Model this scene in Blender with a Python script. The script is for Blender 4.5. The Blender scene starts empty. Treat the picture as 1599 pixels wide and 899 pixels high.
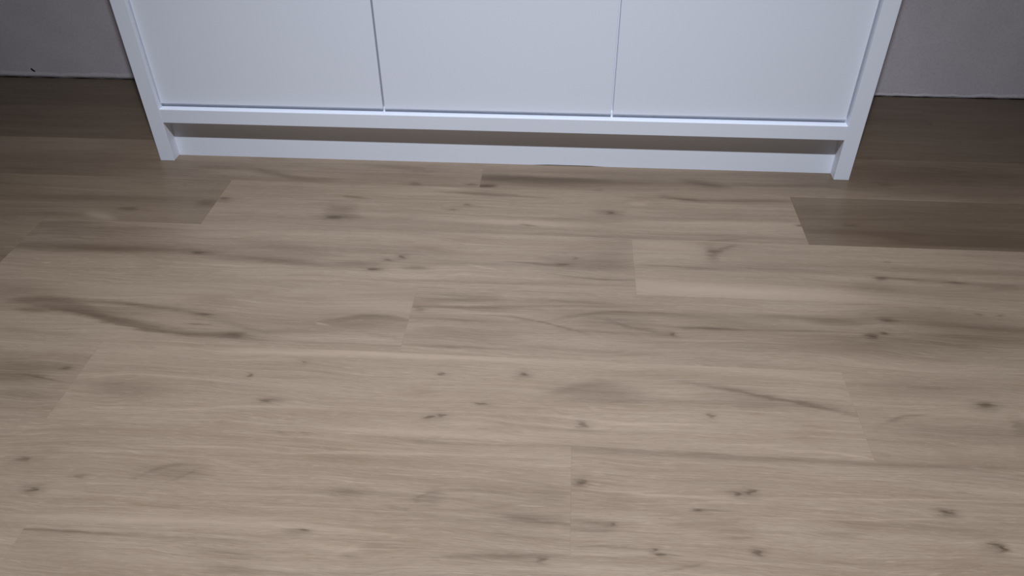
import bpy, bmesh, math, random
from mathutils import Vector, Matrix
random.seed(7)
sc = bpy.context.scene
col = sc.collection

# ---------------------------------------------------------------- camera, world, lamp, exposure
cam = bpy.data.cameras.new('camera')
cam.sensor_width = 36.0
cam.lens = 27.17
cam.clip_start = 0.02
cam_ob = bpy.data.objects.new('camera', cam)
col.objects.link(cam_ob)
right = Vector((0.99736313, 0.07216423, -0.00768886))
up = Vector((-0.03826992, 0.61300042, 0.78915518))
fwd = Vector((-0.06166205, 0.78678002, -0.61414574))
cam_ob.matrix_world = Matrix(((right.x, up.x, -fwd.x, 0.157026), (right.y, up.y, -fwd.y, -1.549921),
                              (right.z, up.z, -fwd.z, 0.870542), (0, 0, 0, 1)))
sc.camera = cam_ob

world = bpy.data.worlds.new('dim_room')
sc.world = world
world.use_nodes = True
world.node_tree.nodes['Background'].inputs[0].default_value = (1.0, 0.97, 0.95, 1)
world.node_tree.nodes['Background'].inputs[1].default_value = 0.007

spot = bpy.data.lights.new('ceiling_spot', 'SPOT')
spot.energy = 6.5
spot.color = (0.80, 0.87, 1.0)
spot.shadow_soft_size = 0.03
spot.spot_size = math.radians(150)
spot.spot_blend = 0.3
# beam of a recessed reflector lamp: candela against angle from its axis
angles = [0, 5, 10, 13, 15, 17, 20, 23, 26, 30, 35, 45, 60, 90]
candela = [940, 930, 885, 835, 800, 755, 670, 560, 430, 285, 185, 90, 25, 0]
ies = bpy.data.texts.new('reflector_beam')
ies.write('IESNA:LM-63-1995\nTILT=NONE\n1 1000 1 %d 1 1 2 0 0 0\n1 1 10\n%s\n0\n%s\n'
          % (len(angles), ' '.join(map(str, angles)), ' '.join(map(str, candela))))
spot.use_nodes = True
beam = spot.node_tree.nodes.new('ShaderNodeTexIES')
beam.mode = 'INTERNAL'
beam.ies = ies
spot.node_tree.links.new(beam.outputs[0], spot.node_tree.nodes['Emission'].inputs['Strength'])
spot_ob = bpy.data.objects.new('ceiling_spot', spot)
col.objects.link(spot_ob)
spot_ob.location = (0.16, -1.52, 2.76)
aim = Vector((0.10, -0.86, 0.0)) - spot_ob.location
spot_ob.rotation_euler = aim.to_track_quat('-Z', 'Y').to_euler()

sc.view_settings.view_transform = 'Standard'
sc.view_settings.look = 'None'
sc.view_settings.gamma = 1.0
sc.view_settings.exposure = 0.0

# ---------------------------------------------------------------- helpers
def link(name, bm, mat, parent=None):
    me = bpy.data.meshes.new(name)
    bm.to_mesh(me)
    bm.free()
    ob = bpy.data.objects.new(name, me)
    col.objects.link(ob)
    if mat:
        me.materials.append(mat)
    if parent:
        ob.parent = parent
    return ob

def box(x0, x1, y0, y1, z0, z1, bevel=0.0, seg=1):
    bm = bmesh.new()
    bmesh.ops.create_cube(bm, size=1)
    for v in bm.verts:
        v.co = Vector(((x0 + x1) / 2 + v.co.x * (x1 - x0), (y0 + y1) / 2 + v.co.y * (y1 - y0), (z0 + z1) / 2 + v.co.z * (z1 - z0)))
    if bevel:
        bmesh.ops.bevel(bm, geom=list(bm.edges), offset=bevel, segments=seg, affect='EDGES', profile=0.6)
    return bm

class Nodes:
    """small wrapper to write node trees compactly"""
    def __init__(self, tree):
        self.t = tree
    def n(self, kind, **kw):
        nd = self.t.nodes.new(kind)
        for k, v in kw.items():
            setattr(nd, k, v)
        return nd
    def put(self, sock, val):
        if isinstance(val, bpy.types.NodeSocket):
            self.t.links.new(val, sock)
        else:
            sock.default_value = val
    def math(self, op, a, b=None, c=None, clamp=False):
        nd = self.n('ShaderNodeMath', operation=op, use_clamp=clamp)
        for i, v in enumerate((a, b, c)):
            if v is not None:
                self.put(nd.inputs[i], v)
        return nd.outputs[0]
    def mix(self, fac, a, b, blend='MIX'):
        nd = self.n('ShaderNodeMix', data_type='RGBA', blend_type=blend)
        self.put(nd.inputs[0], fac)
        self.put(nd.inputs[6], a)
        self.put(nd.inputs[7], b)
        return nd.outputs[2]
    def noise(self, vec, scale=1.0, detail=2.0, rough=0.5, dist=0.0):
        nd = self.n('ShaderNodeTexNoise')
        self.put(nd.inputs['Vector'], vec)
        nd.inputs['Scale'].default_value = scale
        nd.inputs['Detail'].default_value = detail
        nd.inputs['Roughness'].default_value = rough
        nd.inputs['Distortion'].default_value = dist
        return nd.outputs['Fac']
    def xyz(self, x, y, z):
        nd = self.n('ShaderNodeCombineXYZ')
        for i, v in enumerate((x, y, z)):
            self.put(nd.inputs[i], v)
        return nd.outputs[0]
    def ramp(self, v, lo, hi, a=0.0, b=1.0):
        nd = self.n('ShaderNodeMapRange', interpolation_type='SMOOTHSTEP')
        self.put(nd.inputs[0], v)
        nd.inputs[1].default_value = lo
        nd.inputs[2].default_value = hi
        nd.inputs[3].default_value = a
        nd.inputs[4].default_value = b
        return nd.outputs[0]

# ---------------------------------------------------------------- materials
OAK_LIGHT = (0.322, 0.241, 0.168, 1)
OAK_MID = (0.272, 0.199, 0.136, 1)
OAK_BROWN = (0.205, 0.140, 0.090, 1)
FIG_DARK = (0.095, 0.061, 0.037, 1)
FIG_LIGHT = (0.43, 0.325, 0.232, 1)
FIG_KNOT = (0.060, 0.040, 0.026, 1)

def make_oak_group():
    """limed oak print: broad bands, growth lines, pores; coordinates run along the plank in metres"""
    g = bpy.data.node_groups.new('oak_print', 'ShaderNodeTree')
    g.interface.new_socket('Vector', in_out='INPUT', socket_type='NodeSocketVector')
    g.interface.new_socket('Seed', in_out='INPUT', socket_type='NodeSocketFloat')
    g.interface.new_socket('Color', in_out='OUTPUT', socket_type='NodeSocketColor')
    g.interface.new_socket('Warped', in_out='OUTPUT', socket_type='NodeSocketVector')
    g.interface.new_socket('Fine', in_out='OUTPUT', socket_type='NodeSocketFloat')
    g.interface.new_socket('Height', in_out='OUTPUT', socket_type='NodeSocketFloat')
    N = Nodes(g)
    gi = N.n('NodeGroupInput')
    go = N.n('NodeGroupOutput')
    sep = N.n('ShaderNodeSeparateXYZ')
    N.put(sep.inputs[0], gi.outputs[0])
    x, y = sep.outputs[0], sep.outputs[1]
    seed = N.math('MULTIPLY', gi.outputs[1], 17.3)
    # slow waviness of the grain
    w = N.noise(N.xyz(N.math('MULTIPLY', x, 3.0), N.math('MULTIPLY', y, 9.0), seed), 1, 2)
    w = N.math('SUBTRACT', w, 0.5)
    gy = N.math('MULTIPLY_ADD', w, 0.05, y)
    # broad bands
    band = N.noise(N.xyz(N.math('MULTIPLY', x, 1.5), N.math('MULTIPLY', gy, 26), seed), 1, 3, 0.55)
    blot = N.noise(N.xyz(N.math('MULTIPLY', x, 5.0), N.math('MULTIPLY', y, 18), seed), 1, 3, 0.5)
    c = N.mix(N.ramp(band, 0.33, 0.66), OAK_MID, OAK_LIGHT)
    c = N.mix(N.math('MULTIPLY', N.ramp(blot, 0.54, 0.78), 0.5), c, OAK_BROWN)
    # growth lines
    lines = N.noise(N.xyz(N.math('MULTIPLY', x, 2.5), N.math('MULTIPLY', gy, 150), seed), 1, 3, 0.6)
    c = N.mix(N.math('MULTIPLY', N.ramp(lines, 0.50, 0.72), 0.30), c, OAK_BROWN)
    c = N.mix(N.math('MULTIPLY', N.ramp(lines, 0.48, 0.28), 0.30), c, FIG_LIGHT)
    fine = N.noise(N.xyz(N.math('MULTIPLY', x, 14), N.math('MULTIPLY', gy, 520), seed), 1, 3, 0.65)
    c = N.mix(N.math('MULTIPLY', N.ramp(fine, 0.50, 0.72), 0.38), c, OAK_BROWN)
    c = N.mix(N.math('MULTIPLY', N.ramp(fine, 0.45, 0.25), 0.34), c, FIG_LIGHT)
    dash = N.noise(N.xyz(N.math('MULTIPLY', x, 30), N.math('MULTIPLY', gy, 330), N.math('ADD', seed, 9.0)), 1, 2, 0.5)
    c = N.mix(N.math('MULTIPLY', N.ramp(dash, 0.60, 0.78), 0.45), c, FIG_LIGHT)
    c = N.mix(N.math('MULTIPLY', N.ramp(dash, 0.36, 0.22), 0.35), c, OAK_BROWN)
    pore = N.noise(N.xyz(N.math('MULTIPLY', x, 60), N.math('MULTIPLY', gy, 1100), N.math('ADD', seed, 3.0)), 1, 2, 0.6)
    c = N.mix(N.math('MULTIPLY', N.ramp(pore, 0.50, 0.75), 0.42), c, OAK_BROWN)
    c = N.mix(N.math('MULTIPLY', N.ramp(pore, 0.46, 0.25), 0.34), c, FIG_LIGHT)
    h = N.noise(N.xyz(N.math('MULTIPLY', x, 22), N.math('MULTIPLY', y, 620), seed), 1, 2, 0.5)
    # uneven edges for the figure
    e1 = N.math('SUBTRACT', N.noise(N.xyz(N.math('MULTIPLY', x, 9), N.math('MULTIPLY', y, 60), seed), 1, 2), 0.5)
    e2 = N.math('SUBTRACT', N.noise(N.xyz(N.math('MULTIPLY', x, 40), N.math('MULTIPLY', y, 200), N.math('ADD', seed, 5.0)), 1, 2), 0.5)
    wy = N.math('MULTIPLY_ADD', e1, 0.010, N.math('MULTIPLY_ADD', e2, 0.0045, y))
    wx = N.math('MULTIPLY_ADD', e2, 0.03, x)
    N.put(go.inputs['Color'], c)
    N.put(go.inputs['Warped'], N.xyz(wx, wy, 0.0))
    N.put(go.inputs['Fine'], fine)
    N.put(go.inputs['Height'], h)
    return g

def make_mark_group():
    """one printed vein, knot, pale streak or painted falloff patch: a bent, soft-edged spindle on the plank"""
    g = bpy.data.node_groups.new('oak_mark', 'ShaderNodeTree')
    for s, k in (('Vector', 'NodeSocketVector'), ('Fine', 'NodeSocketFloat'), ('Color', 'NodeSocketColor'), ('Tint', 'NodeSocketColor'),
                 ('CX', 'NodeSocketFloat'), ('CY', 'NodeSocketFloat'), ('LX', 'NodeSocketFloat'), ('LY', 'NodeSocketFloat'),
                 ('Slope', 'NodeSocketFloat'), ('Bend', 'NodeSocketFloat'), ('Strength', 'NodeSocketFloat'), ('Far', 'NodeSocketFloat'), ('Near', 'NodeSocketFloat')):
        g.interface.new_socket(s, in_out='INPUT', socket_type=k)
    g.interface.new_socket('Color', in_out='OUTPUT', socket_type='NodeSocketColor')
    N = Nodes(g)
    gi = N.n('NodeGroupInput')
    go = N.n('NodeGroupOutput')
    I = {s.name: s for s in gi.outputs if s.name}
    I['Color'] = gi.outputs[2]
    sep = N.n('ShaderNodeSeparateXYZ')
    N.put(sep.inputs[0], I['Vector'])
    dx = N.math('SUBTRACT', sep.outputs[0], I['CX'])
    dy = N.math('SUBTRACT', sep.outputs[1], I['CY'])
    dy = N.math('SUBTRACT', dy, N.math('MULTIPLY', dx, I['Slope']))
    dy = N.math('SUBTRACT', dy, N.math('MULTIPLY', N.math('MULTIPLY', dx, dx), I['Bend']))
    du = N.math('MULTIPLY', dx, I['LX'])
    du2 = N.math('MULTIPLY', du, du)
    dv = N.math('MULTIPLY', dy, I['LY'])
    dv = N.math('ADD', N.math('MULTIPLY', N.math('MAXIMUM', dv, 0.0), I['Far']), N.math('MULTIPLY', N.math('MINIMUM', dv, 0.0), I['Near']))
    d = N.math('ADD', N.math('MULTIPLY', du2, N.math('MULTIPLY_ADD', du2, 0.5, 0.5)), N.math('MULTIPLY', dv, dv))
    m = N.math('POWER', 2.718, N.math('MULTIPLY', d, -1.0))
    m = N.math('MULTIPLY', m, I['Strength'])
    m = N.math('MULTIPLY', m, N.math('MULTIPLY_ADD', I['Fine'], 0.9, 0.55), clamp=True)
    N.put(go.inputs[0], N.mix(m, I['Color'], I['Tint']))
    return g

OAK = make_oak_group()
FIG = make_mark_group()

def oak_material(name, marks=(), seed=None, tone=1.0):
    m = bpy.data.materials.new(name)
    m.use_nodes = True
    N = Nodes(m.node_tree)
    b = m.node_tree.nodes['Principled BSDF']
    tc = N.n('ShaderNodeTexCoord')
    og = N.n('ShaderNodeGroup', node_tree=OAK)
    N.put(og.inputs[0], tc.outputs['Object'])
    if seed is None:
        oi = N.n('ShaderNodeObjectInfo')
        N.put(og.inputs[1], oi.outputs['Random'])
    else:
        og.inputs[1].default_value = seed
    c = og.outputs['Color']
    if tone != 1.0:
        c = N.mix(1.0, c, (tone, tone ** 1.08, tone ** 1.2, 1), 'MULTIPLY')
    for kind, cx, cy, lx, ly, sl, be, st, sk in marks:
        f = N.n('ShaderNodeGroup', node_tree=FIG)
        N.put(f.inputs['Vector'], og.outputs['Warped'])
        N.put(f.inputs['Fine'], og.outputs['Fine'])
        N.put(f.inputs[2], c)
        f.inputs['Tint'].default_value = (FIG_DARK, FIG_LIGHT, FIG_KNOT)[int(kind)]
        for s, v in (('CX', cx), ('CY', cy), ('LX', 1 / lx), ('LY', 1 / ly), ('Slope', sl), ('Bend', be), ('Strength', st),
                     ('Far', max(1.0, sk)), ('Near', max(1.0, -sk))):
            f.inputs[s].default_value = v
        c = f.outputs[0]
    N.put(b.inputs['Base Color'], c)
    b.inputs['Roughness'].default_value = 0.36
    b.inputs['Specular IOR Level'].default_value = 0.36
    bump = N.n('ShaderNodeBump')
    bump.inputs['Strength'].default_value = 0.8
    bump.inputs['Distance'].default_value = 0.0006
    N.put(bump.inputs['Height'], og.outputs['Height'])
    N.put(b.inputs['Normal'], bump.outputs[0])
    return m

def white_foil():
    m = bpy.data.materials.new('white_foil')
    m.use_nodes = True
    N = Nodes(m.node_tree)
    b = m.node_tree.nodes['Principled BSDF']
    tc = N.n('ShaderNodeTexCoord')
    v = N.noise(tc.outputs['Object'], 420, 2, 0.6)
    b.inputs['Base Color'].default_value = (0.815, 0.835, 0.895, 1)
    b.inputs['Roughness'].default_value = 0.5
    b.inputs['Specular IOR Level'].default_value = 0.35
    bump = N.n('ShaderNodeBump')
    bump.inputs['Strength'].default_value = 0.12
    bump.inputs['Distance'].default_value = 0.0004
    N.put(bump.inputs['Height'], v)
    N.put(b.inputs['Normal'], bump.outputs[0])
    return m

def plaster(name, colour, scale=160, strength=0.3):
    m = bpy.data.materials.new(name)
    m.use_nodes = True
    N = Nodes(m.node_tree)
    b = m.node_tree.nodes['Principled BSDF']
    tc = N.n('ShaderNodeTexCoord')
    big = N.noise(tc.outputs['Object'], 9, 2, 0.5)
    grain = N.noise(tc.outputs['Object'], scale, 3, 0.6)
    dark = tuple(k * 0.95 for k in colour[:3]) + (1,)
    c = N.mix(N.ramp(big, 0.35, 0.65), dark, colour)
    c = N.mix(N.math('MULTIPLY', N.ramp(grain, 0.4, 0.7), 0.22), c, tuple(k * 0.6 for k in colour[:3]) + (1,))
    N.put(b.inputs['Base Color'], c)
    b.inputs['Roughness'].default_value = 0.85
    bump = N.n('ShaderNodeBump')
    bump.inputs['Strength'].default_value = strength
    bump.inputs['Distance'].default_value = 0.001
    N.put(bump.inputs['Height'], grain)
    N.put(b.inputs['Normal'], bump.outputs[0])
    return m

def flat(name, colour, rough=0.8):
    m = bpy.data.materials.new(name)
    m.use_nodes = True
    N = Nodes(m.node_tree)
    b = m.node_tree.nodes['Principled BSDF']
    tc = N.n('ShaderNodeTexCoord')
    v = N.noise(tc.outputs['Object'], 90, 2)
    N.put(b.inputs['Base Color'], N.mix(v, colour, tuple(k * 0.7 for k in colour[:3]) + (1,)))
    b.inputs['Roughness'].default_value = rough
    return m

M_WHITE = white_foil()
M_WALL = plaster('grey_wall_paint', (0.72, 0.65, 0.66, 1))
M_FILLER = plaster('pale_wall_filler', (0.77, 0.71, 0.715, 1), 220, 0.5)
M_UNDER = flat('dark_underlay', (0.03, 0.026, 0.022, 1))
M_CHIP = flat('dark_chip', (0.03, 0.028, 0.035, 1))

# ---------------------------------------------------------------- floor of oak planks (rows run left to right, 180 x 1220 mm)
FIGURE_AND_FALLOFF = {  # veins, knots, streaks; broad dark patches paint light falloff at the sides
    (1, -0.638): [
        (0, 0.1397, -0.05554, 0.07951, 0.01152, -0.2978, 0, 0.5085, 1),
        (0, 0.2417, -0.07563, 0.04447, 0.008453, -0.01882, 0, 0.3955, 1),
        (0, -0.002228, -0.03259, 0.05766, 0.008864, -0.03646, 0, 0.452, 1),
        (0, 0.4148, -0.009732, 0.06879, 0.008917, -0.09983, 0, 0.339, 1),
        (2, 0.4653, -0.08227, 0.01281, 0.004445, 0, 0, 0.45, 1),
        (0, 0.4653, -0.08227, 0.02946, 0.009779, 0, 0, 0.126, 1),
        (2, 0.5921, -0.07758, 0.01135, 0.003611, 0, 0, 0.5, 1),
        (0, 0.5921, -0.07758, 0.0261, 0.007944, 0, 0, 0.14, 1),
        (0, -0.09475, -0.05152, 0.1028, 0.01457, -0.04676, 0, 0.339, 1),
        (0, 0.08283, -0.08498, 0.1532, 0.01405, -0.03149, 0, 0.226, 1),
        (0, -0.2177, 0.06758, 0.1096, 0.03899, 0, 0, 0.2825, 1),
        (0, -0.3643, -0.07624, 0.2813, 0.1038, 0, 0, 0.5876, 1),  # weaker light at the left end, painted as a broad dark patch
    ],
    (1, 0.582): [
        (0, -0.4688, -0.04275, 0.1908, 0.01996, -0.03156, 0, 0.904, 2),
        (0, -0.5833, -0.05092, 0.05238, 0.01421, -0.03988, 0, 0.678, 1),
        (0, -0.5953, -0.08261, 0.02474, 0.01105, 0.05919, 0, 1.073, -2),
        (0, -0.4644, -0.06372, 0.1073, 0.01958, -0.0198, 0, 0.4746, 1),
        (0, -0.2199, -0.04084, 0.1616, 0.01982, -0.0147, 0, 0.4068, 1),
        (0, -0.1164, -0.04455, 0.04764, 0.01265, -0.2239, 0, 0.7006, 1),
        (0, 0.06595, -0.0421, 0.1681, 0.01399, 0.03931, 0, 0.5085, -2),
        (2, 0.2783, -0.024, 0.01396, 0.005647, 0, 0, 0.6, 1),
        (0, 0.2783, -0.024, 0.0321, 0.01242, 0, 0, 0.168, 1),
        (0, 0.382, -0.0533, 0.2168, 0.01643, -0.01523, 0, 0.339, 1),
        (0, 0.03358, 0.006941, 0.1718, 0.01465, 0, 0, 0.2825, 1),
        (0, -0.2531, -0.004066, 0.2164, 0.01172, 0, 0, 0.1808, 1),
        (2, -0.3481, -0.08585, 0.008372, 0.005457, 0, 0, 0.25, 1),
        (0, -0.3481, -0.08585, 0.01925, 0.01201, 0, 0, 0.07, 1),
        (2, 0.2884, -0.003809, 0.007041, 0.00575, 0, 0, 0.3, 1),
        (0, 0.2884, -0.003809, 0.01619, 0.01265, 0, 0, 0.084, 1),
        (0, 0.4045, 0.02872, 0.327, 0.1064, 0, 0, 0.904, 1),  # light fading towards the right end, painted into the board
    ],
    (2, -1.1975): [
        (0, 0.3702, -0.00268, 0.2912, 0.01424, 0.032, 0, 0.452, 1),
        (0, 0.5897, -0.008059, 0.02063, 0.01277, -0.01672, 0, 0.6215, 1),
        (1, 0.3878, -0.07126, 0.03462, 0.0121, -0.2443, 0, 0.35, 1),
        (2, 0.4323, -0.04206, 0.01918, 0.00746, 0, 0, 0.5, 1),
        (0, 0.4323, -0.04206, 0.0441, 0.01641, 0, 0, 0.14, 1),
        (0, 0.2419, -0.06875, 0.09403, 0.00976, -0.004703, 0, 0.2825, 1),
    ],
    (2, 0.0275): [
        (1, -0.1238, 0.08417, 0.03427, 0.004104, 0.01067, 0, 0.4, 1),
        (0, -0.3111, 0.08977, 0.1224, 0.01108, -0.01011, 0, 0.2034, 1),
        (2, -0.6035, 0.01231, 0.009753, 0.004163, 0, 0, 0.8, 1),
        (0, -0.6035, 0.01231, 0.02243, 0.009159, 0, 0, 0.224, 1),
        (0, -0.6015, 0.00316, 0.01665, 0.005159, 0, 0, 0.3955, 1),
        (2, -0.3465, -0.04788, 0.01739, 0.006321, 0, 0, 0.75, 1),
        (0, -0.3465, -0.04788, 0.04, 0.01391, 0, 0, 0.21, 1),
        (0, -0.3386, -0.01988, 0.02982, 0.02248, 0, 0, 0.3842, 1),
        (0, -0.315, -0.04351, 0.02677, 0.007316, 0, 0, 0.3955, 1),
        (0, -0.3236, 0.03566, 0.03089, 0.003687, -0.1492, 0, 0.5085, 1),
        (2, -0.1022, -0.003153, 0.01081, 0.004026, 0, 0, 0.38, 1),
        (0, -0.1022, -0.003153, 0.02487, 0.008857, 0, 0, 0.1064, 1),
        (2, -0.07463, 0.01641, 0.009537, 0.003842, 0, 0, 0.45, 1),
        (0, -0.07463, 0.01641, 0.02194, 0.008453, 0, 0, 0.126, 1),
        (0, -0.04361, 0.0617, 0.05957, 0.008014, -0.07669, 0, 0.4746, 1),
        (0, 0.03668, 0.05979, 0.06327, 0.005849, -0.09323, 0, 0.4068, 1),
        (1, 0.03351, -0.04567, 0.1677, 0.008404, -0.01765, 0, 0.5, 1),
        (0, 0.06028, -0.05245, 0.02071, 0.002859, -0.0788, 0, 0.565, 1),
        (2, 0.2289, 0.00291, 0.008007, 0.004999, 0, 0, 0.8, 1),
        (0, 0.2289, 0.00291, 0.01842, 0.011, 0, 0, 0.224, 1),
        (0, 0.2249, 0.006425, 0.03476, 0.01254, 0, 0, 0.3616, 1),
        (0, 0.3871, 0.06744, 0.04441, 0.006344, -0.1546, 0, 0.7006, 1),
        (0, 0.5256, 0.06787, 0.1225, 0.007892, 0.03407, 0, 0.565, 1),
        (1, 0.2902, 0.04212, 0.02038, 0.007769, -0.0166, 0, 0.35, 1),
        (0, -0.08597, 0.06457, 0.05953, 0.005365, -0.02276, 0, 0.339, 1),
        (0, -0.5474, -0.04505, 0.04188, 0.00737, -0.01218, 0, 0.1582, 1),
        (1, 0.4456, -0.02553, 0.1882, 0.007231, 0.03752, 0, 0.3, 1),
        (0, 0.356, -0.01285, 0.3015, 0.007348, 0.04086, 0, 0.1808, 1),
        (0, 0.4501, 0.007543, 0.1191, 0.01245, 0, 0, 0.1582, 1),
        (0, 0.3242, -0.08532, 0.1907, 0.009124, 0, 0, 0.2825, 1),
        (0, 0.515, -0.07142, 0.1508, 0.006887, -0.02998, 0, 0.339, 1),
        (1, -0.202, -0.03299, 0.115, 0.009814, -0.03088, 0, 0.16, 1),
        (2, 0.6134, -0.02132, 0.005179, 0.003848, 0, 0, 0.65, 1),
        (0, 0.6134, -0.02132, 0.01191, 0.008465, 0, 0, 0.182, 1),
        (0, 0.4471, -0.08461, 0.03473, 0.004543, 0.1394, 0, 0.3955, 1),
    ],
    (2, 1.2526): [
        (0, -0.5059, -0.04181, 0.1243, 0.01173, -0.01762, 0, 0.7345, 1),
        (0, -0.4268, -0.05867, 0.04712, 0.0138, -0.3436, 0, 0.678, -1),
        (0, -0.3168, -0.07533, 0.1467, 0.01463, 0.01595, 0, 0.904, -3),
        (0, -0.4115, -0.03952, 0.04039, 0.007028, -0.07651, 0, 0.791, 1),
        (2, -0.5094, -0.01513, 0.01551, 0.003856, 0, 0, 0.6, 1),
        (0, -0.5094, -0.01513, 0.03567, 0.008483, 0, 0, 0.168, 1),
        (0, -0.5056, 0.006672, 0.1128, 0.007385, 0.008526, 0, 0.339, 1),
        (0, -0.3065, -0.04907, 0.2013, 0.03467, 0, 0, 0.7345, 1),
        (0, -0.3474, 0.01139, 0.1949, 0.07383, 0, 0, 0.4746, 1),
    ],
    (3, -1.534): [
        (0, 0.6045, -0.05645, 0.1879, 0.04105, 0, 0, 0.339, 1),
    ],
    (3, -0.314): [
        (0, -0.5672, 0.07855, 0.09044, 0.009421, 0.02798, 0, 0.452, 1),
        (0, -0.4564, 0.0636, 0.2768, 0.00693, 0.01914, 0, 0.226, 1),
        (0, 0.01931, 0.0842, 0.271, 0.006946, 0.01361, 0, 0.1582, 1),
        (0, -0.4474, -0.007024, 0.2375, 0.01933, 0.004989, 0, 0.6554, 1),
        (0, -0.4139, -0.00829, 0.06973, 0.008566, 0.04222, 0, 0.3955, 1),
        (2, -0.2391, -0.009609, 0.01512, 0.004671, 0, 0, 0.85, 1),
        (0, -0.2391, -0.009609, 0.03477, 0.01028, 0, 0, 0.238, 1),
        (0, -0.1316, -0.01918, 0.1412, 0.01465, -0.05725, 0, 0.3842, 1),
        (0, -0.05205, 0.0117, 0.0965, 0.0194, -0.1172, 0, 0.339, 1),
        (0, -0.03882, -0.03249, 0.1239, 0.008221, -0.0709, 0, 0.3955, 1),
        (2, 0.1641, 0.0001007, 0.006825, 0.005486, 0, 0, 0.85, 1),
        (0, 0.1641, 0.0001007, 0.0157, 0.01207, 0, 0, 0.238, 1),
        (2, 0.1377, -0.01214, 0.008642, 0.003336, 0, 0, 0.62, 1),
        (0, 0.1377, -0.01214, 0.01988, 0.00734, 0, 0, 0.1736, 1),
        (2, 0.1206, -0.04332, 0.01337, 0.003632, 0, 0, 0.78, 1),
        (0, 0.1206, -0.04332, 0.03075, 0.007991, 0, 0, 0.2184, 1),
        (0, 0.08499, -0.02798, 0.0491, 0.01027, 0, 0, 0.3955, 1),
        (0, 0.1979, -0.03239, 0.02594, 0.007124, 0.014, 0, 0.4746, 1),
        (0, 0.1505, 0.01867, 0.1129, 0.01938, 0, 0, 0.1808, 1),
        (0, 0.3239, -0.01323, 0.1412, 0.01033, -0.009353, 0, 0.2486, 1),
        (0, 0.4203, -0.006229, 0.05031, 0.003318, -0.01313, 0, 0.565, 1),
        (2, 0.474, -0.004987, 0.01097, 0.003108, 0, 0, 0.75, 1),
        (0, 0.474, -0.004987, 0.02522, 0.006837, 0, 0, 0.21, 1),
        (2, 0.497, 0.01635, 0.0032, 0.003388, 0, 0, 0.6, 1),
        (0, 0.497, 0.01635, 0.007361, 0.007453, 0, 0, 0.168, 1),
        (0, 0.5252, -0.0007891, 0.09135, 0.027, 0, 0, 0.4746, 1),
        (0, 0.5439, -0.04718, 0.08028, 0.003965, -0.04209, 0.8143, 0.4746, -1),
        (0, 0.5813, 0.03863, 0.04961, 0.04755, 0, 0, 0.2486, 1),
        (0, 0.513, 0.03659, 0.1201, 0.006485, 0.01796, 0, 0.2486, 1),
        (1, 0.3219, -0.02369, 0.02645, 0.002453, -0.2198, 0, 0.5, 1),
        (1, -0.0007112, -0.07807, 0.1173, 0.005859, 0.02124, 0, 0.25, 1),
        (0, 0.3534, -0.06982, 0.3084, 0.003882, 0.02407, 0, 0.226, 1),
        (0, -0.5283, 0.04505, 0.2496, 0.05005, 0, 0, 0.565, 1),  # soft dark patch painted for the dimmer light at the left
    ],
    (3, 0.906): [
        (1, -0.5303, 0.06597, 0.08853, 0.01992, -0.01376, 0, 0.3, 1),
        (1, -0.4158, -0.06856, 0.2335, 0.02097, -0.005781, 0, 0.62, 1),
        (0, -0.5315, 1.677e-05, 0.07944, 0.004129, -0.04734, 0, 0.3842, 1),
        (0, -0.3497, 6.082e-05, 0.1752, 0.01024, 0.006144, 0, 0.3164, 1),
        (2, -0.4487, 0.05461, 0.01239, 0.006538, 0, 0, 0.55, 1),
        (0, -0.4487, 0.05461, 0.02849, 0.01438, 0, 0, 0.154, 1),
        (0, -0.457, 0.04764, 0.01111, 0.02598, 0, 0, 0.452, 1),
        (0, -0.427, 0.069, 0.02223, 0.005526, 0.4183, 0, 0.452, 1),
        (0, -0.3801, 0.01246, 0.1087, 0.01247, 0, 0, 0.2034, 1),
        (2, -0.1555, -0.01185, 0.009422, 0.004413, 0, 0, 0.7, 1),
        (0, -0.1555, -0.01185, 0.02167, 0.009708, 0, 0, 0.196, 1),
        (0, -0.1167, -0.01337, 0.04101, 0.003998, -0.0532, 0, 0.5085, 1),
        (2, -0.02372, -0.01926, 0.01514, 0.003957, 0, 0, 0.62, 1),
        (0, -0.02372, -0.01926, 0.03483, 0.008705, 0, 0, 0.1736, 1),
        (0, -0.07221, 0.01826, 0.2242, 0.01032, -0.008849, 0, 0.2938, 1),
        (0, 0.05961, -0.02748, 0.04015, 0.007814, 0.005186, 0, 0.339, 1),
        (0, -0.1775, -0.04419, 0.04633, 0.01744, 0, 0, 0.2712, 1),
        (2, -0.1269, 0.04051, 0.003629, 0.003178, 0, 0, 0.3, 1),
        (0, -0.1269, 0.04051, 0.008348, 0.006992, 0, 0, 0.084, 1),
        (0, 0.006377, -0.01931, 0.1089, 0.005927, -0.00183, 0, 0.3164, 1),
        (0, -0.048, -0.04556, 0.1494, 0.02694, 0, 0, 0.1808, 1),  # painted falloff at the right side
    ],
    (4, -0.714): [
        (0, -0.161, 0.03569, 0.143, 0.03718, 0, 0, 0.2825, 1),
        (0, -0.04696, 0.008374, 0.08185, 0.01062, -0.04535, -2.107, 0.6215, 1),
        (0, 0.04992, -0.02771, 0.1333, 0.01027, -0.1851, 0, 0.7006, -1.6),
        (0, 0.1715, -0.06111, 0.1333, 0.00993, -0.1449, 0.7523, 0.678, -2),
        (0, 0.3028, -0.06722, 0.06907, 0.008068, -0.05193, 0, 0.4746, -1.5),
        (0, 0.09779, 0.00678, 0.1179, 0.006222, -0.0497, 0, 0.4746, 1),
        (0, 0.1798, -0.004382, 0.09805, 0.005245, -0.1361, 0, 0.339, 1),
        (0, 0.04896, -0.01442, 0.1031, 0.01738, 0, 0, 0.2825, 1),
        (0, -0.06674, -0.01991, 0.02898, 0.006944, -0.01203, 0, 0.5085, 1),
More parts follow.
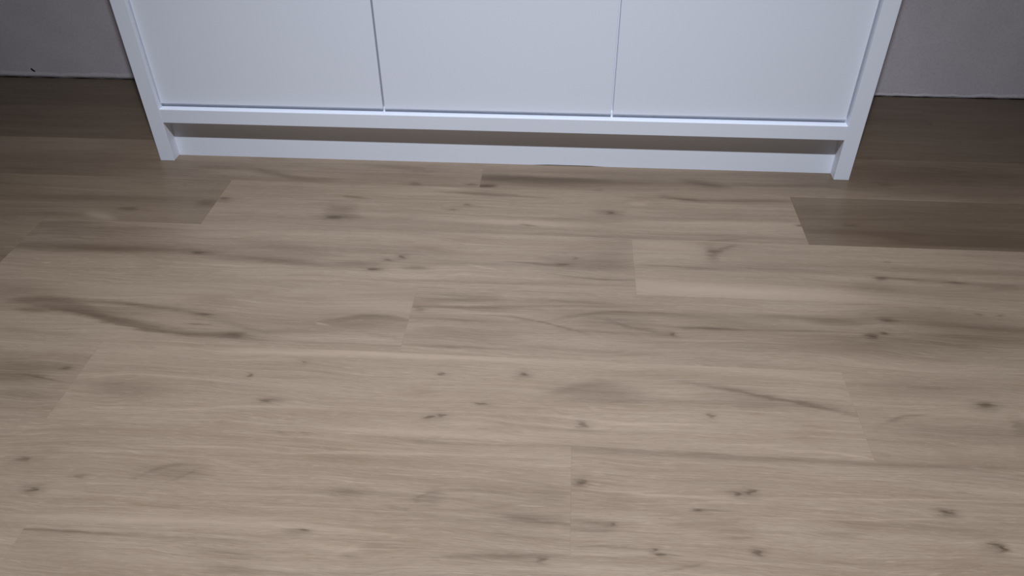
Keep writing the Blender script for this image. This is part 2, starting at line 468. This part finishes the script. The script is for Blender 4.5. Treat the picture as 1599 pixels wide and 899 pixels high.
        (2, 0.2448, -0.01453, 0.01474, 0.002584, 0, 0, 0.62, 1),
        (0, 0.2448, -0.01453, 0.03389, 0.005685, 0, 0, 0.1736, 1),
        (2, 0.2471, -0.04048, 0.01898, 0.002005, 0, 0, 0.55, 1),
        (0, 0.2471, -0.04048, 0.04365, 0.00441, 0, 0, 0.154, 1),
        (2, 0.3198, -0.06449, 0.01644, 0.006471, 0, 0, 0.5, 1),
        (0, 0.3198, -0.06449, 0.03782, 0.01424, 0, 0, 0.14, 1),
        (0, 0.3211, -0.04006, 0.06872, 0.006663, -0.2809, 0, 0.2825, 1),
        (0, 0.5505, 0.001985, 0.07498, 0.008557, 0.02132, -2.431, 0.4746, 2.5),
        (0, 0.5247, -0.01947, 0.06679, 0.01353, 0, 0, 0.2825, 1),
        (0, 0.4184, -0.02448, 0.08944, 0.006757, -0.006412, 0, 0.226, 1),
        (0, 0.4198, -0.04815, 0.07917, 0.008211, 0.08902, 0, 0.2486, 1),
        (0, 0.5675, -0.04874, 0.06716, 0.004889, -0.2631, 0, 0.1695, 1),
        (1, 0.4619, -0.02601, 0.01347, 0.002019, -0.3204, 0, 0.45, 1),
        (0, 0.4879, -0.0734, 0.1525, 0.003175, -0.0001368, 0, 0.226, 1),
        (1, 0.5344, 0.0397, 0.08484, 0.01811, -0.01558, 0, 0.22, 1),
        (0, -0.02644, -0.079, 0.07755, 0.004846, -0.02776, 0, 0.2486, 1),
    ],
    (4, 0.506): [
        (0, -0.5979, 0.02616, 0.01221, 0.007103, -0.2032, 0, 0.5085, 1),
        (0, -0.5446, 0.06895, 0.07806, 0.007441, -0.02445, 0, 0.3164, 1),
        (0, -0.537, 0.05547, 0.06972, 0.005494, 0.04674, 0, 0.3842, 1),
        (0, -0.5143, 0.03592, 0.09991, 0.004652, 0.04113, 0, 0.4746, 1),
        (1, -0.5179, 0.04202, 0.04868, 0.002523, -0.004696, 0, 0.42, 1),
        (1, -0.4868, 0.01893, 0.06829, 0.002453, 0.0163, 0, 0.4, 1),
        (0, -0.5295, -0.001231, 0.0952, 0.004287, -0.01352, 0, 0.339, 1),
        (0, -0.376, 0.002445, 0.07772, 0.003399, -0.2544, -1.075, 0.452, 1),
        (0, -0.2471, -0.01718, 0.09817, 0.003321, -0.02818, 0, 0.339, 1),
        (0, -0.327, 0.06314, 0.07953, 0.005491, -0.00674, 0, 0.3842, 1),
        (0, -0.307, 0.05076, 0.09596, 0.003606, 0.0629, 0, 0.339, 1),
        (0, -0.279, 0.03469, 0.0677, 0.005271, 0.157, -1.519, 0.452, 2),
        (0, -0.2515, 0.01549, 0.07763, 0.01899, 0, 0, 0.3842, 1),
        (0, -0.1615, 0.03682, 0.1074, 0.005288, 0.00397, 0, 0.4294, 1),
        (0, -0.2083, -0.00557, 0.06469, 0.005063, -0.3132, 1.13, 0.4294, 1),
        (0, -0.09906, 0.00389, 0.05502, 0.00372, 0.00819, 0, 0.7345, 1),
        (0, 0.003523, 0.00455, 0.1108, 0.003369, 0.02719, 0, 0.452, 1),
        (2, -0.1584, -0.01567, 0.004874, 0.004308, 0, 0, 0.7, 1),
        (0, -0.1584, -0.01567, 0.01121, 0.009477, 0, 0, 0.196, 1),
        (0, -0.04251, 0.02015, 0.1099, 0.02407, 0, 0, 0.3164, 1),
        (2, 0.1803, 0.0009467, 0.006441, 0.005988, 0, 0, 0.95, 1),
        (0, 0.1803, 0.0009467, 0.01481, 0.01317, 0, 0, 0.266, 1),
        (2, 0.2035, 0.01145, 0.008631, 0.003365, 0, 0, 0.8, 1),
        (0, 0.2035, 0.01145, 0.01985, 0.007402, 0, 0, 0.224, 1),
        (2, 0.2179, 0.04517, 0.0154, 0.004897, 0, 0, 0.72, 1),
        (0, 0.2179, 0.04517, 0.03541, 0.01077, 0, 0, 0.2016, 1),
        (0, 0.134, 0.03473, 0.0549, 0.01214, 0, 0, 0.452, 1),
        (0, 0.0814, 0.04171, 0.09205, 0.007012, -0.004818, 0, 0.3616, 1),
        (0, 0.3303, 0.03868, 0.1346, 0.01209, -0.05773, 0, 0.5085, 1),
        (0, 0.3526, 0.007026, 0.0921, 0.006647, -0.04259, 0, 0.3842, 1),
        (0, 0.2843, 0.06669, 0.1221, 0.01609, 0, 0, 0.3164, 1),
        (0, 0.1331, -0.01019, 0.08553, 0.01974, 0, 0, 0.2034, 1),
        (0, 0.2889, -0.01229, 0.08424, 0.004886, -0.1073, 0, 0.2825, 1),
        (0, -0.5311, -0.07099, 0.07842, 0.003785, -0.0219, 0, 0.3842, -1.5),
        (0, -0.4919, -0.03687, 0.08716, 0.01805, 0, 0, 0.2712, 1),
        (0, -0.2964, -0.06626, 0.1661, 0.006275, -0.02726, 0, 0.226, 1),
        (0, 0.03181, -0.04057, 0.2322, 0.01912, 0, 0, 0.226, 1),
        (2, 0.3833, 0.0712, 0.004426, 0.003578, 0, 0, 0.35, 1),
        (0, 0.3833, 0.0712, 0.01018, 0.007871, 0, 0, 0.098, 1),
        (2, 0.4206, 0.07007, 0.005518, 0.003567, 0, 0, 0.3, 1),
        (0, 0.4206, 0.07007, 0.01269, 0.007847, 0, 0, 0.084, 1),
        (0, 0.3778, 0.02997, 0.1404, 0.04437, 0, 0, 0.2938, 1),  # board darkened in colour where the beam falls off
        (0, 0.2585, -0.01024, 0.1592, 0.03599, 0, 0, 0.3164, 1),  # same beam falloff, painted a little further in
    ],
    (5, -1.222): [
        (0, 0.5037, -0.002071, 0.06234, 0.01986, 0, 0, 0.5085, 1),
        (0, 0.5275, 0.02188, 0.072, 0.01023, 0.01341, 0, 0.4068, 1),
        (2, 0.5823, 0.01936, 0.008387, 0.003196, 0, 0, 0.5, 1),
        (0, 0.5823, 0.01936, 0.01929, 0.00703, 0, 0, 0.14, 1),
        (0, 0.5541, -0.005426, 0.0356, 0.002113, -0.1585, 0, 0.565, 1),
        (0, 0.5389, -0.04281, 0.05051, 0.0188, 0, 0, 0.226, 1),
    ],
    (5, 0.0): [
        (1, -0.2199, 0.08313, 0.1612, 0.009253, 0.05222, 0, 0.35, 1),
        (1, -0.07454, 0.08154, 0.3213, 0.01223, 0.0118, 0, 0.5, -2),
        (2, -0.2547, 0.05696, 0.004723, 0.001794, 0, 0, 0.6, 1),
        (0, -0.2547, 0.05696, 0.01086, 0.003947, 0, 0, 0.168, 1),
        (2, -0.02448, 0.0441, 0.006164, 0.00349, 0, 0, 0.5, 1),
        (0, -0.02448, 0.0441, 0.01418, 0.007679, 0, 0, 0.14, 1),
        (2, 0.1048, 0.05316, 0.007179, 0.00497, 0, 0, 0.62, 1),
        (0, 0.1048, 0.05316, 0.01651, 0.01093, 0, 0, 0.1736, 1),
        (0, 0.107, 0.0511, 0.01843, 0.007289, 0, 0, 0.2486, 1),
        (2, -0.3336, 0.02125, 0.00464, 0.003442, 0, 0, 0.55, 1),
        (0, -0.3336, 0.02125, 0.01067, 0.007573, 0, 0, 0.154, 1),
        (2, -0.2918, -0.0319, 0.006957, 0.003204, 0, 0, 0.6, 1),
        (0, -0.2918, -0.0319, 0.016, 0.00705, 0, 0, 0.168, 1),
        (0, -0.2815, -0.02919, 0.02189, 0.006697, 0, 0, 0.339, 1),
        (2, -0.03153, -0.04958, 0.005801, 0.003602, 0, 0, 0.62, 1),
        (0, -0.03153, -0.04958, 0.01334, 0.007924, 0, 0, 0.1736, 1),
        (2, -0.01469, -0.04457, 0.005814, 0.00414, 0, 0, 0.62, 1),
        (0, -0.01469, -0.04457, 0.01337, 0.009109, 0, 0, 0.1736, 1),
        (2, 0.04366, -0.01487, 0.007879, 0.002148, 0, 0, 0.6, 1),
        (0, 0.04366, -0.01487, 0.01812, 0.004725, 0, 0, 0.168, 1),
        (2, 0.1981, -0.04809, 0.006679, 0.006366, 0, 0, 0.5, 1),
        (0, 0.1981, -0.04809, 0.01536, 0.01401, 0, 0, 0.14, 1),
        (2, 0.3917, -0.01872, 0.004327, 0.003672, 0, 0, 0.55, 1),
        (0, 0.3917, -0.01872, 0.009953, 0.008078, 0, 0, 0.154, 1),
        (0, 0.2031, 0.03283, 0.05572, 0.009848, 0.2476, -2.381, 0.339, 1),
        (0, 0.2289, 0.01907, 0.06971, 0.01529, 0, 0, 0.3955, 1),
        (0, 0.2974, 0.005003, 0.1066, 0.00544, 0.04195, 0, 0.2712, 1),
        (0, 0.4947, 0.02324, 0.1297, 0.006205, -0.2079, 0, 0.565, -1.6),
        (0, 0.5122, 0.01424, 0.07807, 0.01225, 0, 0, 0.2825, 1),
        (0, 0.4362, 0.02286, 0.05916, 0.01936, 0, 0, 0.2034, 1),
        (0, -0.5148, -0.02491, 0.05565, 0.01909, 0, 0, 0.2825, 1),
        (0, -0.4007, 0.0009497, 0.1021, 0.004206, -0.02045, 0, 0.1356, 1),
        (1, -0.3296, -0.0473, 0.1295, 0.002607, 0.08998, -0.3086, 0.4, 1),
        (1, 0.1991, -0.03841, 0.1044, 0.003354, -0.07651, 0, 0.45, 1),
        (1, 0.3085, -0.04022, 0.07458, 0.00204, 0.05512, -0.6081, 0.5, 1),
        (0, 0.1801, -0.06189, 0.1258, 0.003752, 0.01741, 0, 0.1356, 1),
        (1, -0.545, -0.06792, 0.0714, 0.002578, 0.06512, 0, 0.22, 1),
        (1, 0.4808, 0.08252, 0.1511, 0.01191, -0.05328, 0, 0.35, 1),
        (1, -0.01797, -0.0811, 0.1838, 0.008617, 0.0247, 0, 0.3, 1),
        (1, 0.5797, -0.08337, 0.03867, 0.0019, -0.1709, 0, 0.55, 1),
        (1, 0.5024, -0.07788, 0.06504, 0.002404, -0.0332, 0, 0.3, 1),
    ],
    (5, 1.222): [
        (2, -0.4094, 0.03042, 0.01065, 0.004929, 0, 0, 0.7, 1),
        (0, -0.4094, 0.03042, 0.0245, 0.01084, 0, 0, 0.196, 1),
        (0, -0.4119, 0.02428, 0.01929, 0.009508, 0, 0, 0.2825, 1),
        (0, -0.5424, -0.003097, 0.03439, 0.00328, 0.3133, -4.366, 0.339, 1),
        (0, -0.469, -0.02811, 0.1121, 0.01778, 0, 0, 0.2712, 1),
        (0, -0.4691, 0.06416, 0.1572, 0.004305, -0.01073, 0, 0.1582, 1),
        (0, -0.486, 0.05609, 0.1188, 0.02559, 0, 0, 0.113, 1),
        (0, -0.3765, -0.01332, 0.01126, 0.01805, 0, 0, 0.3955, 1),
        (1, -0.4378, -0.06228, 0.05323, 0.007256, 0.01243, 0, 0.2, 1),
    ],
    (6, -0.427): [
        (0, 0.4773, 0.08256, 0.1692, 0.002398, 0.03126, 0, 0.1808, 1),
        (0, 0.3734, 0.08423, 0.08442, 0.004834, 0, 0, 0.1356, 1),
        (2, 0.1813, 0.08522, 0.008551, 0.001834, 0, 0, 0.25, 1),
        (0, 0.1813, 0.08522, 0.01967, 0.004035, 0, 0, 0.07, 1),
        (2, 0.2136, 0.08733, 0.005697, 0.002448, 0, 0, 0.22, 1),
        (0, 0.2136, 0.08733, 0.0131, 0.005387, 0, 0, 0.0616, 1),
        (2, -0.1764, 0.0122, 0.01108, 0.004496, 0, 0, 0.5, 1),
        (0, -0.1764, 0.0122, 0.02549, 0.009892, 0, 0, 0.14, 1),
        (2, -0.1325, -0.03827, 0.005328, 0.003746, 0, 0, 0.7, 1),
        (0, -0.1325, -0.03827, 0.01225, 0.008242, 0, 0, 0.196, 1),
        (0, -0.1316, -0.03659, 0.01778, 0.00626, 0, 0, 0.2825, 1),
        (2, -0.0775, -0.0121, 0.007215, 0.003236, 0, 0, 0.3, 1),
        (0, -0.0775, -0.0121, 0.01659, 0.00712, 0, 0, 0.084, 1),
        (0, 0.04579, 0.002789, 0.05426, 0.01205, 0, 0, 0.2938, 1),
        (0, 0.03911, 0.01297, 0.0389, 0.003309, 0.3656, -4.772, 0.2938, 1),
        (0, 0.06571, -0.0003829, 0.02168, 0.002177, 0.6894, 0, 0.226, 1),
        (1, -0.05489, 0.03615, 0.06294, 0.002312, 0.03147, 0, 0.3, 1),
        (1, 0.08338, 0.05235, 0.1089, 0.002336, 0.01928, -0.3927, 0.38, 1),
        (1, 0.1309, 0.02321, 0.04351, 0.003368, -0.2531, 0, 0.2, 1),
        (1, 0.3367, 0.05598, 0.1842, 0.002323, 0.04659, -0.04625, 0.4, 1),
        (0, 0.4892, 0.05727, 0.1329, 0.003467, 0.02368, 0, 0.1582, 1),
        (0, 0.3019, -0.01318, 0.02285, 0.008431, 0, 0, 0.3164, 1),
        (0, 0.3199, -0.01412, 0.1506, 0.004205, -0.001972, 0, 0.226, 1),
        (0, 0.4163, -0.004592, 0.02071, 0.005235, 0.4984, -25.85, 0.3164, 1),
        (0, 0.4166, -0.02037, 0.02082, 0.01243, 0, 0, 0.2825, 1),
        (0, 0.4818, 0.002502, 0.05864, 0.003182, -0.01054, -1.637, 0.2486, 1),
        (0, 0.4759, -0.03037, 0.04634, 0.003063, 0.1337, 1.887, 0.1695, 1),
        (0, 0.3772, -0.03492, 0.02159, 0.00203, -0.1345, 0, 0.2825, 1),
        (0, 0.3744, -0.04278, 0.1523, 0.005016, -0.02185, 0, 0.1582, 1),
        (0, 0.5326, -0.03626, 0.02551, 0.006023, 0, 0, 0.1356, 1),
        (0, 0.567, -0.04297, 0.05135, 0.004972, -0.07386, 1.004, 0.4068, 1),
        (0, 0.5624, -0.03527, 0.03396, 0.006021, 0, 0, 0.2825, 1),
        (1, 0.02279, -0.07587, 0.2088, 0.007788, 0.04071, 0, 0.36, 1),
        (1, 0.2991, -0.07176, 0.1258, 0.003854, -0.05539, 0, 0.3, -1),
        (2, 0.2579, -0.07746, 0.006715, 0.001723, 0, 0, 0.75, 1),
        (0, 0.2579, -0.07746, 0.01545, 0.003791, 0, 0, 0.21, 1),
        (0, 0.2507, -0.08184, 0.02176, 0.005707, 0, 0, 0.2825, 1),
        (1, 0.5564, -0.01833, 0.01981, 0.001236, 0.003637, 0, 0.5, 1),
        (0, 0.5642, 0.01993, 0.05394, 0.005451, -0.1418, 0, 0.1695, 1),
        (0, 0.5826, -0.001955, 0.02609, 0.01265, 0, 0, 0.2034, 1),
        (0, -0.1518, -0.03685, 0.03375, 0.01253, -0.01127, 0, 0.1695, 1),
    ],
    (6, 0.793): [
        (0, -0.4778, 0.08566, 0.1581, 0.009493, 0.002748, 0, 0.4068, 2.4),
        (0, -0.2543, 0.08407, 0.1452, 0.008185, 0.008557, 0, 0.339, 2.2),
        (0, -0.09042, 0.08689, 0.09579, 0.006979, 0.0231, 0, 0.3164, 1),
        (2, -0.5957, 0.02337, 0.006185, 0.00546, 0, 0, 0.62, 1),
        (0, -0.5957, 0.02337, 0.01423, 0.01201, 0, 0, 0.1736, 1),
        (0, -0.5983, 0.01993, 0.01234, 0.008693, 0, 0, 0.2825, 1),
        (2, -0.3844, 0.01805, 0.004339, 0.003853, 0, 0, 0.62, 1),
        (0, -0.3844, 0.01805, 0.009979, 0.008476, 0, 0, 0.1736, 1),
        (2, -0.3655, 0.02355, 0.005221, 0.004742, 0, 0, 0.62, 1),
        (0, -0.3655, 0.02355, 0.01201, 0.01043, 0, 0, 0.1736, 1),
        (0, -0.3766, 0.01856, 0.02256, 0.008564, 0, 0, 0.226, 1),
        (2, -0.4405, -0.01268, 0.006809, 0.002051, 0, 0, 0.75, 1),
        (0, -0.4405, -0.01268, 0.01566, 0.004511, 0, 0, 0.21, 1),
        (0, -0.4129, -0.01135, 0.02815, 0.001231, 0.04495, 0, 0.3955, 1),
        (0, -0.5805, -0.04011, 0.0345, 0.004957, -0.07182, 0, 0.4746, 1),
        (2, -0.5561, -0.04095, 0.003358, 0.001977, 0, 0, 0.5, 1),
        (0, -0.5561, -0.04095, 0.007723, 0.00435, 0, 0, 0.14, 1),
        (0, -0.5856, -0.05126, 0.03338, 0.005849, 0, 0, 0.339, 1),
        (2, -0.1103, 0.00733, 0.007603, 0.004145, 0, 0, 0.75, 1),
        (0, -0.1103, 0.00733, 0.01749, 0.009118, 0, 0, 0.21, 1),
        (0, -0.1135, 0.003085, 0.01684, 0.008238, 0, 0, 0.2486, 1),
        (1, -0.4895, 0.01106, 0.1044, 0.001918, -0.007086, 0, 0.5, 1),
        (0, -0.536, 0.04, 0.02681, 0.001673, -0.008907, 0, 0.2825, 1),
        (0, -0.4041, 0.03717, 0.07926, 0.004408, 0.01641, 0, 0.1356, 1),
        (0, -0.418, -0.03318, 0.05019, 0.009923, 0, 0, 0.1582, 1),
        (0, -0.3958, -0.05011, 0.01972, 0.00193, 0.008623, 0, 0.339, 1),
        (1, -0.1547, 0.02492, 0.1853, 0.001707, 0.05297, 0, 0.4, 1),
        (1, -0.2231, -0.01025, 0.1312, 0.001219, 0.0485, 0, 0.35, 1),
        (0, -0.1599, -0.01787, 0.09976, 0.006001, 0, 0, 0.1808, 1),
        (0, -0.2631, -0.03737, 0.03299, 0.006836, 0, 0, 0.226, 1),
        (0, -0.04481, 0.06976, 0.08814, 0.01358, 0, 0, 0.1808, 1),
        (0, -0.2993, -0.03595, 0.08469, 0.002943, 0.05326, 0, 0.113, 1),
        (2, -0.5011, -0.07601, 0.004067, 0.002238, 0, 0, 0.65, 1),
        (0, -0.5011, -0.07601, 0.009355, 0.004924, 0, 0, 0.182, 1),
        (2, -0.5, -0.08286, 0.004854, 0.001845, 0, 0, 0.7, 1),
        (0, -0.5, -0.08286, 0.01116, 0.004059, 0, 0, 0.196, 1),
        (0, -0.5531, -0.07578, 0.05906, 0.002808, 0.009947, 0, 0.339, 1),
        (0, -0.4847, -0.08275, 0.01459, 0.001106, 0.02942, 0, 0.3955, 1),
        (2, -0.37, -0.07043, 0.004857, 0.003733, 0, 0, 0.62, 1),
        (0, -0.37, -0.07043, 0.01117, 0.008213, 0, 0, 0.1736, 1),
        (0, -0.37, -0.06997, 0.0162, 0.007472, 0, 0, 0.226, 1),
        (2, -0.06973, -0.03862, 0.004876, 0.002889, 0, 0, 0.65, 1),
        (0, -0.06973, -0.03862, 0.01122, 0.006356, 0, 0, 0.182, 1),
        (2, -0.06357, -0.04287, 0.004048, 0.003825, 0, 0, 0.85, 1),
        (0, -0.06357, -0.04287, 0.00931, 0.008415, 0, 0, 0.238, 1),
        (0, -0.07367, -0.04448, 0.0178, 0.007636, 0, 0, 0.2825, 1),
        (1, -0.4093, -0.08676, 0.05764, 0.002734, 0.02016, 0, 0.25, 1),
        (0, -0.2813, -0.07813, 0.09584, 0.003667, 0.03903, 0, 0.1582, 1),
    ],
    (7, 0.075): [
        (1, -0.2003, 0.08201, 0.04694, 0.005545, -0.1142, 0, 0.16, 1),
        (0, -0.5637, 0.08064, 0.09392, 0.0033, 0.023, 0, 0.565, 1.6),
        (0, -0.3905, 0.08063, 0.1143, 0.004665, -0.00891, 0, 0.2712, 1.4),
        (0, -0.5775, 0.05902, 0.05814, 0.01094, 0, 0, 0.1808, 1),
        (0, -0.3327, 0.0633, 0.05149, 0.007234, -0.04139, 0, 0.2486, 1),
        (0, -0.316, 0.04078, 0.04035, 0.006965, -0.0393, 0, 0.2486, 1),
        (1, -0.1762, 0.07755, 0.01983, 0.004581, 0.5776, 0, 0.35, 1),
        (0, -0.1721, 0.06949, 0.01627, 0.004521, 0, 0, 0.2825, 1),
        (0, 0.01869, 0.08326, 0.0783, 0.003654, 0.0815, 0, 0.3842, 1),
        (2, 0.07249, 0.08049, 0.007259, 0.004532, 0, 0, 0.5, 1),
        (0, 0.07249, 0.08049, 0.0167, 0.00997, 0, 0, 0.14, 1),
        (0, 0.2519, 0.08312, 0.03949, 0.00225, 0.2997, 0, 0.2825, 1),
        (1, 0.07624, 0.06726, 0.1447, 0.003547, 0.03782, 0, 0.3, 1),
        (0, -0.1621, 0.04496, 0.1451, 0.003472, 0.04555, 0, 0.1808, 1),
    ],
}
ROWS = [(-1, 0.2797, 0.4575), (0, 0.0997, 0.2797), (1, -0.0803, 0.0997), (2, -0.2603, -0.0803), (3, -0.4403, -0.2603), (4, -0.6203, -0.4403), (5, -0.8003, -0.6203), (6, -0.9803, -0.8003), (7, -1.1603, -0.9803), (8, -1.3403, -1.1603)]
JOINTS = {-1: [-0.15], 0: [-0.7], 1: [-0.028], 2: [-0.5875, 0.6426], 3: [0.296], 4: [-0.104], 5: [-0.612, 0.612], 6: [0.183], 7: [-0.535], 8: [0.33]}

# (row, plank centre x): board tone, plus light falloff painted into the outlying boards
TONE_AND_FALLOFF = {(2, 1.2526): 0.53, (3, -1.534): 0.74, (1, 0.582): 0.80, (1, 1.802): 0.48, (1, -0.638): 0.80, (2, -1.1975): 0.66, (2, 0.0275): 0.90,
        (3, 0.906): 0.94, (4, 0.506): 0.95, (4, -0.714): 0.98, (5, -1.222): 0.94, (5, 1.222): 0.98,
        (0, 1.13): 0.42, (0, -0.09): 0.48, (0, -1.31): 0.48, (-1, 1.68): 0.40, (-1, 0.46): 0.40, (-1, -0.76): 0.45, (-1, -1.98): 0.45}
X0, X1, WALL_Y, LENGTH = -2.6, 2.75, 0.4575, 1.22
floor = link('floor', box(X0, X1, ROWS[-1][1], WALL_Y + 0.1, -0.020, -0.005), M_UNDER)
floor['kind'] = 'structure'
floor['label'] = 'light brown oak plank floor in front of the white cabinet'
plank_meshes = {}
oak_plain = oak_material('oak_plank_plain')
for row, y0, y1 in ROWS:
    joints = JOINTS[row]
    cuts = sorted([joints[0] - LENGTH * n for n in range(1, 4)] + joints + [joints[-1] + LENGTH * n for n in range(1, 4)])
    ye = y1 if row != -1 else WALL_Y - 0.003
    for a, b in zip(cuts[:-1], cuts[1:]):
        xc, yc = (a + b) / 2, (y0 + y1) / 2
        a2, b2 = max(a, X0), min(b, X1)
        if b2 - a2 < 0.05:
            continue
        gap = 0.00003
        bm = box(a2 - xc + gap, b2 - xc - gap, y0 - yc + gap, ye - yc - gap, -0.005, 0.0, 0.00006)
        key = (row, round(xc, 4))
        tone = TONE_AND_FALLOFF.get(key, 1.0)
        if key in FIGURE_AND_FALLOFF or key in TONE_AND_FALLOFF:
            mat = oak_material('oak_plank_%d_%d' % (row + 1, len(plank_meshes)), FIGURE_AND_FALLOFF.get(key, ()), (row * 0.37 + xc * 0.71) % 1.0 + row, tone)
        else:
            mat = oak_plain
        p = link('plank', bm, mat, floor)
        p.location = (xc, yc, 0)
        plank_meshes[key] = p

# ---------------------------------------------------------------- wall behind the cabinet
wall = link('wall_back', box(-3.0, 3.2, WALL_Y, WALL_Y + 0.1, 0.0, 2.5), M_WALL)
wall['kind'] = 'structure'
wall['label'] = 'dim grey painted wall behind the white cabinet'
bm = bmesh.new()                      # small dark chip in the paint near the floor
pts = [(-0.0045, 0.004), (-0.001, 0.0052), (0.002, 0.002), (0.006, -0.002), (0.005, -0.0048), (0.0, -0.003), (-0.003, 0.0)]
vf = [bm.verts.new((x, -0.0008, z)) for x, z in pts]
vb = [bm.verts.new((x * 1.2, 0.0006, z * 1.2)) for x, z in pts]
bm.faces.new(vf)
for i in range(len(pts)):
    j = (i + 1) % len(pts)
    bm.faces.new((vf[i], vb[i], vb[j], vf[j]))
bmesh.ops.recalc_face_normals(bm, faces=bm.faces)
chip = link('paint_chip', bm, M_CHIP, wall)
chip.location = (-1.3592, WALL_Y, 0.0215)
chip['label'] = 'dark chip in the wall paint'
# uneven bead of filler along the foot of the wall
bm = bmesh.new()
prev = None
n = 260
for i in range(n + 1):
    x = -3.0 + 6.2 * i / n
    h = 0.016 + 0.007 * math.sin(x * 7.1) * math.sin(x * 3.3 + 1) + random.uniform(-0.003, 0.003)
    d = 0.0005 + random.uniform(-0.0002, 0.0002)
    ring = [bm.verts.new((x, WALL_Y + 0.0004, h)), bm.verts.new((x, WALL_Y - 0.0002, h * 0.8)), bm.verts.new((x, WALL_Y - d * 0.6, h * 0.45)),
            bm.verts.new((x, WALL_Y - d, 0.0005 + random.uniform(0, 0.001))), bm.verts.new((x, WALL_Y + 0.002, 0.0005))]
    if prev:
        for k in range(4):
            bm.faces.new((prev[k], prev[k + 1], ring[k + 1], ring[k]))
    prev = ring
bmesh.ops.recalc_face_normals(bm, faces=bm.faces)
bead = link('trim_1', bm, M_FILLER)
bead['kind'] = 'structure'
bead['label'] = 'uneven pale filler line where the wall meets the floor'
for p in bead.data.polygons:
    p.use_smooth = True

# ---------------------------------------------------------------- white three-door cabinet
W2, T, DEPTH, HEIGHT = 0.7875, 0.03336, 0.4500, 0.92
RAIL0, RAIL1, PLINTH_Y, DOOR_Y, DOOR_Z = 0.0961, 0.1286, 0.0293, 0.0125, 0.1382
cab = bpy.data.objects.new('cabinet', None)
col.objects.link(cab)
cab.empty_display_size = 0.2
cab['label'] = 'white cabinet with three plain doors and recessed plinth against the grey wall'
cab['category'] = 'cabinet'
BV = 0.0009
link('side_panel', box(-W2, -W2 + T, 0, DEPTH, 0, HEIGHT - T, BV, 2), M_WHITE, cab)
link('side_panel', box(W2 - T, W2, 0, DEPTH, 0, HEIGHT - T, BV, 2), M_WHITE, cab)
link('top_panel', box(-W2, W2, 0, DEPTH, HEIGHT - T, HEIGHT, BV, 2), M_WHITE, cab)
link('bottom_panel', box(-W2 + T, W2 - T, 0.0008, DEPTH - 0.006, RAIL0, RAIL1, BV, 2), M_WHITE, cab)
link('back_panel', box(-W2 + T, W2 - T, DEPTH - 0.006, DEPTH - 0.001, 0.09, HEIGHT - T), M_WHITE, cab)
# plinth board with a hollow under a short stretch
bm = bmesh.new()
px0, px1 = -W2 + T, W2 - T
prof = [(px0, 0), (0.08, 0.0), (0.115, 0.0016), (0.21, 0.0016), (0.25, 0.0), (px1, 0)]
f, bk = [], []
for x, z in prof:
    f.append(bm.verts.new((x, PLINTH_Y, z)))
    bk.append(bm.verts.new((x, PLINTH_Y + 0.016, z)))
tf = [bm.verts.new((x, PLINTH_Y, RAIL0)) for x, z in prof]
tb = [bm.verts.new((x, PLINTH_Y + 0.016, RAIL0)) for x, z in prof]
for i in range(len(prof) - 1):
    bm.faces.new((f[i], f[i + 1], tf[i + 1], tf[i]))
    bm.faces.new((bk[i], tb[i], tb[i + 1], bk[i + 1]))
    bm.faces.new((f[i], bk[i], bk[i + 1], f[i + 1]))
    bm.faces.new((tf[i], tf[i + 1], tb[i + 1], tb[i]))
bm.faces.new((f[0], tf[0], tb[0], bk[0]))
bm.faces.new((f[-1], bk[-1], tb[-1], tf[-1]))
bmesh.ops.recalc_face_normals(bm, faces=bm.faces)
link('plinth', bm, M_WHITE, cab)
inner = W2 - T
link('gap_reflector', box(-inner, inner, DOOR_Y + 0.010, DOOR_Y + 0.019, RAIL1, RAIL1 + 0.0088), M_WHITE, cab)  # white strip added behind the doors to lighten the gap below them
edges = (-inner, -0.245, 0.255, inner)
for k in range(2):
    xd = edges[k + 1]
    link('divider', box(xd - 0.009, xd + 0.009, DOOR_Y + 0.019, DEPTH - 0.006, RAIL1, HEIGHT - T), M_WHITE, cab)
for k in range(3):
    a, b = edges[k], edges[k + 1]
    ga = 0.0020 if k == 0 else 0.0020
    gb = 0.0042 if k == 2 else 0.0020
    link('door', box(a + ga, b - gb, DOOR_Y, DOOR_Y + 0.018, DOOR_Z, HEIGHT - T - 0.003, 0.0007, 2), M_WHITE, cab)
